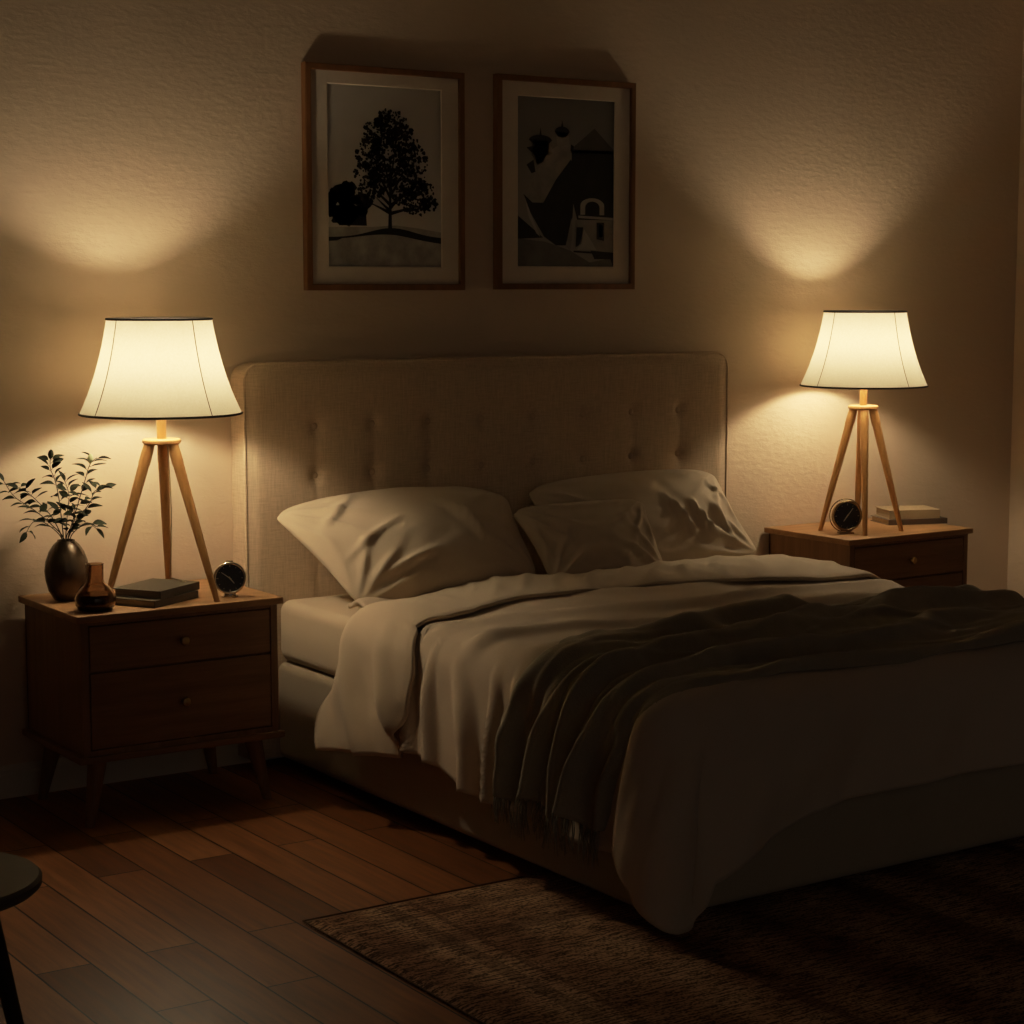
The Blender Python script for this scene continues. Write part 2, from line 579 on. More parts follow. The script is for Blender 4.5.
HX0, HX1, HZ, HY = -0.073, 1.848, 1.263, -0.106
BUT = [(0.173 + 0.2075 * i, z) for z in (1.062, 0.908, 0.754) for i in range(8)]
def head_depth(x, z):
    """how far the tufted front face sits behind HY"""
    d = 0.0
    if 0.15 < x < 1.65 or True:
        for bx, bz in BUT:
            rr = math.hypot(x - bx, z - bz)
            if rr < 0.2:
                d += 0.015 * math.exp(-(rr / 0.022) ** 2) + 0.005 * math.exp(-(rr / 0.06) ** 2)
        # pulled vertical creases between the buttons of a column
        k = (x - 0.173) / 0.2075
        if -0.4 < k < 7.4:
            dx = (k - round(k)) * 0.2075
            d += 0.0022 * math.exp(-(dx / 0.007) ** 2) * sm(1.11, 1.05, z) + 0.0018 * math.exp(-(dx / 0.03) ** 2) * sm(1.12, 1.03, z)
    e = min(x - HX0, HX1 - x, HZ - z)
    d += 0.010 * (1 - sm(0.0, 0.05, e))
    return d
def build_headboard():
    nx, nz = 230, 120
    rc = 0.055
    V, F = [], []
    for j in range(nz + 1):
        z = 0.03 + (HZ - 0.03) * j / nz
        # rounded top corners shrink the row's span
        top = HZ - z
        ins = 0.0
        if top < rc:
            ins = rc - math.sqrt(max(0, rc * rc - (rc - top) ** 2))
        for i in range(nx + 1):
            x = HX0 + ins + (HX1 - HX0 - 2 * ins) * i / nx
            V.append(bedloc(x, HY + head_depth(x, z), z))
    for j in range(nz):
        for i in range(nx):
            a = j * (nx + 1) + i
            F.append((a, a + 1, a + nx + 2, a + nx + 1))
    # boxing: boundary swept back to the wall
    left = [j * (nx + 1) for j in range(nz + 1)]
    topr = [nz * (nx + 1) + i for i in range(nx + 1)]
    right = [j * (nx + 1) + nx for j in range(nz, -1, -1)]
    loop = left + topr[1:] + right[1:]
    base = len(V)
    for k in loop:
        x, y, z = V[k]
        V.append((x, -0.004 - BL.y, z))
    for a in range(len(loop) - 1):
        F.append((loop[a], loop[a + 1], base + a + 1, base + a))
    F.append(tuple(base + a for a in range(len(loop))))
    o = mesh_obj('headboard', V, F, M['linen'], bed, flat_angle=60)
    # piping along the front edge of the boxing
    pts = []
    for z in np.linspace(0.05, HZ - rc, 20):
        pts.append((HX0 + .002, z))
    for a in np.linspace(0, PI / 2, 7)[1:]:
        pts.append((HX0 + rc - rc * math.cos(a) + .002, HZ - rc + rc * math.sin(a) - .002))
    pts2 = [(HX1 + HX0 - x, z) for x, z in reversed(pts)]
    mid = [(x, HZ - .002) for x in np.linspace(HX0 + rc, HX1 - rc, 30)[1:-1]]
    path = [bedloc(x, HY + .012, z) for x, z in pts + mid + pts2]
    tube('piping', path, 0.0055, M['linen'], o, 8)
    for bx, bz in BUT:
        d = head_depth(bx, bz)
        prof = [(0.0125, 0.0), (0.0125, 0.003), (0.009, 0.006), (0.003, 0.0075)]
        b = lathe('button', prof, M['linen'], o, 16, loc=bedloc(bx, HY + d - 0.001, bz))
        b.rotation_euler = (PI / 2, 0, 0)
build_headboard()

bm = rounded_slab(0.022, 1.760, -2.035, -0.108, 0.336, 0.530, 0.038)
mo = bm_obj('mattress', bm, M['sheet'])
tag(mo, 'thick mattress in a beige fitted sheet lying on the bed base', 'mattress')

# ---- cloth laid over the mattress: flat cloth coordinates (s across, t along) to space
CX0, CX1, CYF, CR, CZ = 0.112, 1.690, -1.985, 0.100, 0.548
def drape(s, t, extra=0.0, flare=None, corner_flare=4.0):
    ox = max(0.0, CX0 - s) - max(0.0, s - CX1)      # + left, - right
    oy = max(0.0, CYF - t)
    bx = min(max(s, CX0), CX1)
    by = max(t, CYF)
    d = math.hypot(ox, oy)
    if d < 1e-9:
        return Vector((bx, by, CZ + extra)), Vector((0, 0, 1)), 0.0, 0.0
    ux, uy = -ox / d, -oy / d
    corner = 2 * abs(ux * uy)
    if flare is None:
        flare = 12.0 * ux * ux + 5.0 * uy * uy
    am = math.radians(90 - flare - corner_flare * corner)
    a = min(d / CR, am)
    out = CR * math.sin(a)
    dn = CR * (1 - math.cos(a))
    rest = d - CR * am
    if rest > 0:
        out += rest * math.cos(am)
        dn += rest * math.sin(am)
    nx, nz = math.sin(a), math.cos(a)
    nrm = Vector((ux * nx, uy * nx, nz))
    p = Vector((bx + ux * out, by + uy * out, CZ - dn)) + nrm * extra
    return p, nrm, d, corner

def ridge(x, w):
    f = x - math.floor(x) - 0.5
    return math.exp(-(f / w) ** 2)

def duvet_disp(s, t):
    """outward displacement of the duvet surface"""
    ox = max(0.0, CX0 - s)
    oxr = max(0.0, s - CX1)
    oy = max(0.0, CYF - t)
    d = math.hypot(max(ox, oxr), oy)
    on = 1 - sm(0.02, 0.12, d)
    h = 0.012 * n3(s * 2.2, t * 2.2, 1.0) + 0.006 * n3(s * 6, t * 6, 4.0)
    # long folds across the bed between the cuff and the throw
    q = t + 0.10 * n3(s * 1.4, t * 0.8, 2.0) + 0.06 * (s - 0.9)
    h += on * 0.024 * ridge(q / 0.23 + 0.35 * n3(s * 1.6, t * 2.2, 9), 0.18) * sm(-1.75, -1.5, t) * (0.45 + 0.55 * sm(-0.3, 0.5, n3(s * 1.5, t * 3, 6)))
    # hanging folds along the left side, fanning from the cuff
    hang = sm(0.03, 0.30, d)
    near = sm(-1.75, -1.45, t)
    q2 = t + 0.32 * (ox - 0.2) * near + 0.03 * n3(s * 5, t * 5, 11)
    left = 1.0 if ox > 0 else 0.0
    if left and oy == 0:
        h += hang * (0.040 * ridge(q2 / 0.13 + 0.40 * n3(t * 4, ox * 0.8, 8), 0.16) * max(0.3, 0.85 + 0.8 * n3(t * 6, 1, 2)) - 0.006) * near
        h += hang * 0.016 * n3(t * 7, s * 1.5, 3) * (1 - near)
        h += 0.0 * near * ridge((t - 0.75 * ox) / 0.15 + 0.5 * n3(s * 4, t * 4, 5), 0.16) * sm(0, 0.08, ox) * sm(0.38, 0.2, ox)
    if oy > 0:
        w = math.atan2(oy, max(ox, 1e-6)) if ox > 0 else PI / 2
        per = (s if ox == 0 else CX0 - (PI / 2 - w) * 0.35)
        h += hang * (0.050 * n3(per * 4.6 + d * 1.5, d * 2.2, 7) + 0.014 * n3(per * 9 + d * 3, d * 3, 17))
        h += 0.018 * n3(per * 4 + d * 4, d * 4, 27) * sm(0.0, 0.1, d)
    return h

def grid_mesh(name, fn, nu, nv, mat, parent=None, thick=0.0, wrap=False):
    V = []
    for j in range(nv + 1):
        for i in range(nu + 1):
            V.append(fn(i / nu, j / nv))
    F = []
    for j in range(nv):
        for i in range(nu):
            a = j * (nu + 1) + i
            F.append((a, a + 1, a + nu + 2, a + nu + 1))
    o = mesh_obj(name, V, F, mat, parent)
    if thick:
        md = o.modifiers.new('thickness', 'SOLIDIFY')
        md.thickness = thick
        md.offset = -1
    return o

HEM_F = 0.345
def left_over(t):
    """how far the duvet hangs over the left edge at position t"""
    a = sm(-0.915, -0.985, t)
    return 0.03 + a * (0.350 + 0.02 * n3(t * 3, 2, 1) + 0.045 * sm(-1.0, -1.4, t)) 

def duvet_pt(u, v):
    t = -0.46 + (CYF - HEM_F + 0.46) * v
    lo = left_over(t)
    ro = 0.36
    s = CX0 - lo + (CX1 + ro - CX0 + lo) * u
    ox, oy = max(0, CX0 - s), max(0, CYF - t)
    if ox > 0 and oy > 0:                    # let the corner hang longer
        d = math.hypot(ox, oy)
        co, si = ox / d, oy / d
        have = min(lo / co, HEM_F / si)
        want = lo * co * co + (HEM_F + 0.14) * si * si + 0.13 * (2 * co * si) ** 0.9
        f = d / have
        k = 1 + (want / have - 1) * f
        s, t = CX0 - ox * k, CYF - oy * k
    elif s > CX1 and oy > 0:                 # the far corner, rounded off
        oxr = s - CX1
        d = math.hypot(oxr, oy)
        co, si = oxr / d, oy / d
        have = min(ro / co, HEM_F / si)
        want = ro * co * co + HEM_F * si * si + 0.06 * (2 * co * si)
        k = 1 + (want / have - 1) * (d / have)
        s, t = CX1 + oxr * k, CYF - oy * k
    elif oy > 0 and s < 1.2:                 # and sag beside it along the foot
        f = oy / HEM_F
        t = CYF - oy * (1 + 0.14 / HEM_F * math.exp(-((s - CX0) / 0.21) ** 1.4) * f)
    p, n, d, c = drape(s, t)
    e = duvet_disp(s, t)
    p = p + n * e if d < 0.02 else p + n * e
    if p.z < 0.022:
        over = 0.022 - p.z
        p = Vector((p.x + n.x * over * 0.4, p.y + n.y * over * 0.4, 0.022 + 0.1 * over))
    return p
duvet = grid_mesh('duvet', duvet_pt, 210, 230, M['duvet'], thick=0.014)
tag(duvet, 'rumpled beige duvet spread over the bed and hanging to the floor at its foot', 'duvet')

def cuff_edge_top(s):      # edge beside the pillows
    e = -0.42 - 0.165 * sm(0.62, 0.12, s) + 0.035 * sm(0.9, 1.3, s) - 0.05 * sm(1.4, 1.7, s)
    return e + 0.03 * sm(0.0, -0.3, s)
def cuff_edge_free(s):
    e = -0.745 - 0.16 * sm(0.55, 0.10, s) - 0.23 * sm(0.95, 1.65, s)
    if s < 0.05:
        e += 0.04 * sm(-0.20, -0.36, s) - 0.10 * sm(0.1, -0.05, s)
    return e
def cuff_pt(u, v):
    s0 = CX0 - 0.455
    s = s0 + (CX1 + 0.34 - s0) * u
    a, b = cuff_edge_top(s), cuff_edge_free(s)
    hem = sm(CX0 - 0.2, CX0 - 0.45, s)
    t = a + (b - a) * v
    # the hem runs up towards its front end
    ss = s + (0.055 * v) * hem
    lift = 0.022 * min(1, math.sqrt(max(0, v / 0.12))) if v < 0.12 else 0.022
    lift += 0.012 * math.sin(PI * min(1, v)) - 0.004 * sm(0.93, 1.0, v)
    lift += 0.010 * sm(0.0, 0.2, CX0 - s)
    ox = max(0, CX0 - s)
    w = 0.010 * n3(s * 4, t * 4, 21) + 0.006 * n3(s * 11, t * 7, 22)
    # short pulls beside the pillows, long soft folds down the lapel
    w += 0.009 * ridge(s / 0.12 + 0.6 * n3(s * 2, t * 5, 23) + 2.2 * v, 0.16) * sm(0.3, 0.5, s) * math.sin(PI * v)
    hang = sm(0.02, 0.3, ox)
    w += hang * (0.045 * ridge((t + 0.55 * ox) / 0.21 + 0.25, 0.17) - 0.004 + 0.022 * n3(t * 6 + ox * 3, s * 3, 24))
    p, n, d, c = drape(ss, t, flare=5)
    return p + n * (lift + w + 0.004)
cuff = grid_mesh('folded_cuff', cuff_pt, 190, 46, M['cuff'], duvet, thick=0.010)
cuff['label'] = 'turned-back upper edge of the duvet hanging as a lapel over the bed side'

# ---- throw
def throw_edges(s):
    ub = -1.30 - 0.06 * sm(0.9, 0.2, s) - 0.13 * sm(0.3, 0.05, s) + 0.03 * sm(0.1, -0.2, s) + 0.05 * n3(s * 1.6, 0.5, 31) - 0.06 * sm(1.2, 1.7, s)
    lb = -2.00 - 0.03 * n3(s * 2.2, 0.5, 32) - 0.02 * sm(0.9, 1.3, s) + 0.07 * sm(0.10, -0.2, s)
    return ub, lb
THROW_S0 = CX0 - 0.385
def throw_disp(s, t, v):
    ox = max(0.0, CX0 - s)
    fan = sm(0.0, 0.3, ox)
    # long ridges running with the throw, warped so they merge and split
    q = v * 3.1 + 0.85 * n3(s * 1.15, v * 1.3, 41) + 0.35 * n3(s * 3.0, v * 3, 42) + 0.25 * s
    amp = 0.55 + 0.9 * max(0, n3(s * 1.8, v * 4, 43) + 0.25)
    h = 0.050 * amp * ridge(q, 0.21)
    q2 = v * 5.3 + 0.9 * n3(s * 1.4 + 5, v * 1.6, 44) - 0.5 * s
    h += 0.016 * ridge(q2, 0.2) * (0.4 + n3(s * 2, v * 5, 45))
    q4 = v * 8.5 + 1.0 * n3(s * 1.7 - 3, v * 1.5, 51) + 0.4 * s
    h += 0.013 * ridge(q4, 0.11) * max(0, 0.5 + 1.3 * n3(s * 2.3, v * 4, 52))
    q3 = v * 5.0 - 1.0 * ox + 0.25 * n3(ox * 3, v * 4, 46)
    h = h * (1 - fan * 0.6) + fan * (0.055 * ridge(q3, 0.16) * (0.75 + 0.5 * n3(v * 6, 2, 47)))
    edge = min(v, 1 - v)
    h *= sm(0, 0.05, edge) * 0.7 + 0.3
    h += 0.003 * n3(s * 20, t * 20, 48)
    return max(0.0, h)
def throw_st(u, v):
    s1 = CX1 + 0.38
    s = THROW_S0 + (s1 - THROW_S0) * u
    a, b = throw_edges(s)
    t = a + (b - a) * v
    # hem comes to slight points
    if u < 0.12:
        s += 0.02 * math.sin(v * 19) * (1 - u / 0.12) * 0.6
    return s, t
def throw_pt(u, v):
    s, t = throw_st(u, v)
    p, n, d, c = drape(s, t)
    e = max(duvet_disp(s, t), duvet_disp(s, t)) + 0.011 + throw_disp(s, t, v)
    # edges rolled under
    e -= 0.006 * (1 - sm(0, 0.03, min(v, 1 - v)))
    return p + n * e
throw = grid_mesh('throw_blanket', throw_pt, 240, 150, M['throw'], thick=0.006)
tag(throw, 'olive-brown fringed wool throw laid across the foot of the bed', 'throw blanket')
def build_fringe():
    V, F = [], []
    rng = random.Random(3)
    def strand(p, q, m, r):
        v, f = tube_data([p, p.lerp(q, .35) + m, p.lerp(q, .7) + m * .4, q], [r, r, r * .9, r * .5], 5)
        b = len(V)
        V.extend(v)
        F.extend([tuple(b + i for i in ff) for ff in f])
    N = 34
    for k in range(N):
        v = (k + 0.5) / N
        for j in range(4):
            p = throw_pt(0.0, min(1, max(0, v + rng.uniform(-.008, .008))))
            L = 0.075 + rng.uniform(-.015, .02)
            q = p + Vector((rng.uniform(-.018, .004), rng.uniform(-.016, .016), -L))
            strand(p + Vector((-.004, 0, .006)), q, Vector((rng.uniform(-.008, 0), rng.uniform(-.007, .007), 0)), 0.0015)
    o = mesh_obj('fringe', V, F, M['fringe'], throw)
    o['kind'] = 'stuff'
    o['label'] = 'knotted dark fringe along the hanging end'
build_fringe()

# ------------------------------------------------------------------ pillows
def build_pillow(name, label, BLc, BRc, TRc, TLc, thick, back, seed, bow=0.03, corner_pull=1.0, folds=()):
    BLc, BRc, TRc, TLc = map(Vector, (BLc, BRc, TRc, TLc))
    cen = (BLc + BRc + TRc + TLc) / 4
    nrm = (BRc - BLc).cross(TLc - BLc).normalized()       # towards the foot of the bed
    ex = (BRc - BLc).normalized()
    ey = nrm.cross(ex)
    n = 64
    V, F = [], []
    W = (BRc - BLc).length
    H = (TLc - BLc).length
    def pt(u, v, side):
        a, b = (u + 1) / 2, (v + 1) / 2
        p = BLc * (1 - a) * (1 - b) + BRc * a * (1 - b) + TRc * a * b + TLc * (1 - a) * b
        # sides bow inwards a little, the top edge swells
        p = p + ey * (bow * (1 - u * u) * max(0, v) ** 3) - ey * 0.010 * (1 - u * u) * max(0, -v) ** 3
        p = p - ex * (0.020 * u ** 3 * (1 - v * v))
        rc = (u * u * v * v) ** 5
        p = p - (ex * u + ey * v * 0.8) * (0.030 * rc)
        w = max(0.0, (1 - u ** 4) * (1 - v ** 4))
        puff = (max(0, 1 - u * u) ** 0.62) * (max(0, 1 - v * v) ** 0.55)
        h = (thick if side > 0 else back) * puff
        if side > 0:
            wr = 0.0
            for cu in (-1, 1):
                for cv in (-1, 1):
                    du, dv = (u - cu) * W / 2, (v - cv) * H / 2
                    r = math.hypot(du, dv)
                    ang = math.atan2(dv * -cv, du * -cu)
                    wr += corner_pull * 0.016 * math.exp(-((r - 0.13) / 0.10) ** 2) * (ridge(ang * 2.3 + 0.25 * n3(r * 8, ang, seed) + 0.1 * seed, 0.17) - 0.3)
            wr += 0.010 * n3(u * 2.2, v * 2.2, seed) + 0.004 * n3(u * 6, v * 5, seed + 3)
            for (fu, fv, gu, gv, fw, fa) in folds:        # a crease from (fu,fv) to (gu,gv)
                ax, ay = gu - fu, gv - fv
                L2 = ax * ax + ay * ay
                k = ((u - fu) * ax + (v - fv) * ay) / L2
                kk = min(1, max(0, k))
                dd = math.hypot((u - fu - ax * kk) * W / 2, (v - fv - ay * kk) * H / 2)
                sgn = ((u - fu) * ay - (v - fv) * ax) * W / 2 / math.sqrt(L2)
                body = math.exp(-(dd / fw) ** 2) * math.sin(PI * (0.15 + 0.7 * kk))
                wr += fa * body * (1 - 1.3 * math.tanh(sgn / (fw * 0.5)))
            h += wr * min(1, w * 1.6)
        p = p + nrm * (h * side)
        return p
    idx = {}
    def add(i, j, side):
        edge = i in (0, n) or j in (0, n)
        key = (i, j, 0 if edge else side)
        if key not in idx:
            # denser near the edges
            u = math.sin((i / n - .5) * PI)
            v = math.sin((j / n - .5) * PI)
            u = 0.6 * u + 0.4 * (i / n * 2 - 1)
            v = 0.6 * v + 0.4 * (j / n * 2 - 1)
            idx[key] = len(V)
            V.append(pt(u, v, side) - cen)
        return idx[key]
    for side in (1, -1):
        for j in range(n):
            for i in range(n):
                q = [add(i, j, side), add(i + 1, j, side), add(i + 1, j + 1, side), add(i, j + 1, side)]
                F.append(tuple(q if side > 0 else reversed(q)))
    o = mesh_obj(name, V, F, M['pillow'], loc=cen)
    tag(o, label, 'pillow', 'pillows propped against the headboard')
    return o
build_pillow('pillow', 'large creased beige pillow alone on the side of the bed by the leafy vase',
             (0.075, -0.532, 0.556), (0.785, -0.455, 0.572), (0.835, -0.185, 0.818), (-0.048, -0.195, 0.812), 0.125, 0.035, 1, bow=0.05, corner_pull=1.05,
             folds=[(0.15, 0.35, 0.35, -0.35, 0.022, 0.024), (-0.85, -0.3, -0.30, 0.1, 0.02, 0.008), (-0.7, -0.75, -0.15, -0.55, 0.018, 0.011), (-0.8, 0.35, -0.45, 0.75, 0.02, 0.009), (0.55, 0.1, 0.6, -0.4, 0.018, 0.010)])
build_pillow('pillow', 'large beige pillow leaning on the headboard behind the smaller pillow',
             (0.94, -0.36, 0.553), (1.765, -0.392, 0.565), (1.72, -0.175, 0.852), (0.905, -0.175, 0.835), 0.07, 0.03, 2, bow=0.02,
             folds=[(0.42, 0.15, 0.52, -0.5, 0.018, 0.020), (0.2, 0.3, 0.32, -0.45, 0.018, 0.018), (0.68, 0.0, 0.74, -0.6, 0.018, 0.014), (0.8, 0.6, 0.95, 0.2, 0.018, 0.012)])
build_pillow('pillow', 'smaller beige pillow lying in front of another by the folded duvet',
             (0.785, -0.505, 0.560), (1.275, -0.480, 0.570), (1.295, -0.325, 0.788), (0.715, -0.365, 0.792), 0.06, 0.015, 3, bow=0.005, corner_pull=0.9)

# ------------------------------------------------------------------ nightstands
def build_nightstand(name, label, loc):
    r = thing(name, label, 'nightstand', loc, 0, 'two-drawer nightstands beside the bed')
    hx, hy = 0.315, 0.228
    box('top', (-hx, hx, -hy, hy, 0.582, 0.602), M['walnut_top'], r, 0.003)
    # body: two sides, back, dividers as one carcass
    bm = bmesh.new()
    bx, by = hx - 0.015, hy - 0.012
    for a, b in ((-bx, -bx + .022), (bx - .022, bx)):
        bm_box(bm, a, b, -by, by, 0.207, 0.582, 0.001, 1)
    bm_box(bm, -bx, bx, by - .01, by, 0.207, 0.582)
    bm_box(bm, -bx + .022, bx - .022, -by, by - .01, 0.207, 0.222)
    bm_box(bm, -bx + .022, bx - .022, -by, by - .01, 0.572, 0.582)
    bm_box(bm, -bx + .022, bx - .022, -by + .012, by - .01, 0.436, 0.444)
    o = bm_obj('carcass', bm, M['walnut_v'], r)
    box('base_rail', (-hx, hx, -hy, hy, 0.188, 0.207), M['walnut'], r, 0.003)
    for z0, z1 in ((0.4435, 0.5690), (0.2245, 0.4375)):
        d = box('drawer', (-bx + .025, bx - .025, -by - .001, by - .03, z0, z1), M['walnut'], r, 0.0015, 1)
        kn = lathe('knob', [(0.006, 0), (0.006, 0.010), (0.012, 0.013), (0.0135, 0.019), (0.011, 0.024), (0.004, 0.026)], M['brass'], d, 20,
                   loc=(0.0, -by - .001, (z0 + z1) / 2))
        kn.rotation_euler = (PI / 2, 0, 0)
        kn['label'] = 'small round brass knob'
    for sx in (-1, 1):
        for sy in (-1, 1):
            tx, ty = sx * (hx - .075), sy * (hy - .065)
            fx, fy = sx * (hx - .040), sy * (hy - .045)
            V, F = [], []
            path = [Vector((fx, fy, 0.0)), Vector((fx + (tx - fx) * .9, fy + (ty - fy) * .9, .165)), Vector((tx, ty, .188))]
            v, f = tube_data(path, [0.0135, 0.026, 0.028], 20)
            for q in v[:20]:
                q.z = 0.0
            for q in v[-20:]:
                q.z = 0.188
            mesh_obj('leg', v, f, M['walnut_v'], r, flat_angle=50)
    return r
NL = (-0.4625, -0.259, 0)
NR = (2.4215, -0.237, 0)
build_nightstand('nightstand', 'brown wooden two-drawer nightstand holding the leafy vase, beside the bed', NL)
build_nightstand('nightstand', 'brown wooden two-drawer nightstand in the far corner, half hidden by the bed', NR)

# ------------------------------------------------------------------ lamps
SH0, SH1 = 1.137 - .602, 1.405 - .602
def shade_r(f):      # f = 0 bottom .. 1 top, flaring bell
    return 0.148 + (0.229 - 0.148) * (0.58 * (1 - f) + 0.42 * (1 - f) ** 2.4)
def build_lamp(label, loc, leg_angles, legR, seam0, cord_pts):
    r = thing('table_lamp', label, 'lamp', loc, 0, 'lit bedside lamps')
    prof = [(shade_r(i / 16), SH0 + (SH1 - SH0) * i / 16) for i in range(17)]
    sh = lathe('shade', prof, M['shade'], r, 72, close=False, flat=None)
    sh['label'] = 'cream cloth bell shade with dark trim'
    for z, rad in ((SH0, shade_r(0)), (SH1, shade_r(1))):
        closed_tube('trim', [(rad * math.cos(2 * PI * k / 72), rad * math.sin(2 * PI * k / 72), z) for k in range(72)], 0.0034, M['shade_trim'], sh, 8)
    for k in range(4):
        a = math.radians(seam0 + 90 * k)
        tube('seam', [((rr + .0008) * math.cos(a), (rr + .0008) * math.sin(a), z) for rr, z in prof], 0.0011, M['seam'], sh, 6)
    # spider that carries the shade
    for k in range(3):
        a = math.radians(30 + 120 * k)
        tube('spoke', [(0.012 * math.cos(a), 0.012 * math.sin(a), SH1 - .012), (shade_r(.96) * math.cos(a), shade_r(.96) * math.sin(a), SH1 - .012)], 0.0016, M['socket'], sh, 6)
    hubz = 1.062 - .602
    tube('stem', [(0, 0, hubz), (0, 0, SH0 + .035)], 0.0135, M['beech'], r, 20)
    so = lathe('socket', [(0.015, SH0 + .035), (0.018, SH0 + .04), (0.018, SH0 + .075), (0.014, SH0 + .08)], M['socket'], r, 20)
    bz = BULBZ - .602
    lathe('bulb', [(0.004, bz - .048), (0.013, bz - .046), (0.016, bz - .03), (0.026, bz - .012), (0.030, bz + .004), (0.027, bz + .018), (0.016, bz + .029), (0.004, bz + .032)],
          M['bulb'], so, 16)
    lathe('harp', [(0.0135, SH0 + .08), (0.0135, bz - .046)], M['socket'], so, 12)
    lathe('hub', [(0.02, hubz - .014), (0.050, hubz - .012), (0.055, hubz - .008), (0.055, hubz - .001), (0.052, hubz + .002), (0.013, hubz + .003)], M['beech'], r, 40)
    for a in leg_angles:
        a = math.radians(a)
        c, s = math.cos(a), math.sin(a)
        top = Vector((0.034 * c, 0.034 * s, hubz - .008))
        foot = Vector((legR * c, legR * s, 0.0))
        path = [foot.lerp(top, k) for k in (0, .3, .7, .86, .868, .93, 1.0)]
        v, f = tube_data(path, [0.0088, 0.0115, 0.0145, 0.0155, 0.0165, 0.0165, 0.015], 16)
        for q in v[:16]:
            q.z = max(0.0, min(q.z, 0.0))
        mesh_obj('leg', v, f, M['beech'], r, flat_angle=40)
    if cord_pts:
        c = tube('cord', spline(cord_pts, 8), 0.0019, M['cord'], r, 8)
        c['label'] = 'thin pale power cord'
    return r
BULBZ = 1.268
LL = (-0.4445, -0.320, 0.602)
LR = (2.330, -0.290, 0.602)
build_lamp('lit lamp on a three-legged wooden stand behind the leafy vase', LL, (-54, 62, 170), 0.170, -166,
           [(0.014, -0.006, 0.446), (0.017, -0.008, 0.40), (0.021, -0.010, 0.25), (0.022, 0.0, 0.13), (0.030, 0.030, 0.062), (0.040, 0.025, 0.052), (0.062, 0.0, 0.045), (0.082, -0.02, 0.028), (0.086, -0.026, 0.002)])
build_lamp('lit lamp on a wooden stand in the far corner beyond the bed', LR, (-38, 52, 142, 232), 0.148, -180, None)

# ------------------------------------------------------------------ clocks
def build_clock(label, loc, rz, R, depth, metal, hour, minute, style):
    c = thing('alarm_clock', label, 'clock', loc, rz, 'small round alarm clocks')
    cz = R + 0.010
    def disc(name, prof, mat, parent, n=48):
        V, F = lathe_data(prof, n)
        V = [(x, -z, y + cz) for x, y, z in V]       # the axis points to -y, the front
        return mesh_obj(name, V, F, mat, parent, flat_angle=35)
    disc('case', [(R * .55, -depth * .6), (R * .85, -depth * .45), (R * .97, -depth * .1), (R, depth * .25), (R, depth * .38), (R * .9, depth * .4)], metal, c)
    V, F = lathe_data([(R * .84, depth * .36), (R * .86, depth * .50), (R * .93, depth * .55), (R, depth * .48), (R * 1.015, depth * .38), (R, depth * .3)], 48, close=False)
    mesh_obj('bezel', [(x, -z, y + cz) for x, y, z in V], F, metal, c)
    fc = disc('face', [(R * .88, depth * .38), (R * .88, depth * .41)], M['clock_face'], c)
    V, F = [], []
    yy = -depth * .41 - .0004
    for k in range(12):
        a = 2 * PI * k / 12
        r0, r1 = R * .70, R * (.78 if k % 3 else .81)
        w = .0009 if k % 3 else .0014
        dx, dz = math.sin(a), math.cos(a)
        b = len(V)
        for rr, sg in ((r0, -1), (r0, 1), (r1, 1), (r1, -1)):
            V.append((dx * rr + dz * w * sg, yy, cz + dz * rr - dx * w * sg))
        F.append((b, b + 1, b + 2, b + 3))
    mk = mesh_obj('markers', V, F, M['clock_mark'], fc, smooth=False)
    for nm, a, L, w, off in (('hour_hand', 2 * PI * hour / 12, R * .42, .0022, .0012), ('minute_hand', 2 * PI * minute / 60, R * .64, .0016, .002)):
        dx, dz = math.sin(a), math.cos(a)
        pts = [(-R * .1, -w), (-R * .1, w), (L, w * .5), (L, -w * .5)]
        mesh_obj(nm, [(dx * q + dz * e, yy - off, cz + dz * q - dx * e) for q, e in pts], [(0, 1, 2, 3)], M['clock_hand'], fc, smooth=False)
    if style == 'foot':
        lathe('foot', [(R * .5, 0.0), (R * .52, .004), (R * .38, .008), (R * .34, .016)], metal, c, 28)
        bm = bmesh.new()
        bm_box(bm, -R * .22, R * .22, -depth * .2, depth * .2, cz + R * .97, cz + R * 1.06, .002)
        bm_obj('snooze_button', bm, metal, c)
    else:
        # a thin outer hoop the drum sits in, and a flat foot
        closed_tube('hoop', [(R * 1.08 * math.cos(2 * PI * k / 48), depth * .15, cz + R * 1.08 * math.sin(2 * PI * k / 48)) for k in range(48)], .0022, metal, c, 8)
        bm = bmesh.new()
        bm_box(bm, -R * .5, R * .5, -depth * .5, depth * .5, 0, .006, .002)
        bm_box(bm, -R * .3, R * .3, -depth * .3, depth * .3, .004, .014, .002)
        bm_obj('foot', bm, metal, c)
build_clock('small black-faced chrome alarm clock at the foot of the lamp by the vase', (-0.276, -0.398, 0.602), math.radians(-22), 0.047, 0.034, M['chrome'], 4.7, 51, 'foot')
build_clock('small dark bronze alarm clock on the far corner nightstand', (2.228, -0.318, 0.602), math.radians(-24), 0.056, 0.034, M['bronze'], 7.2, 6, 'hoop')

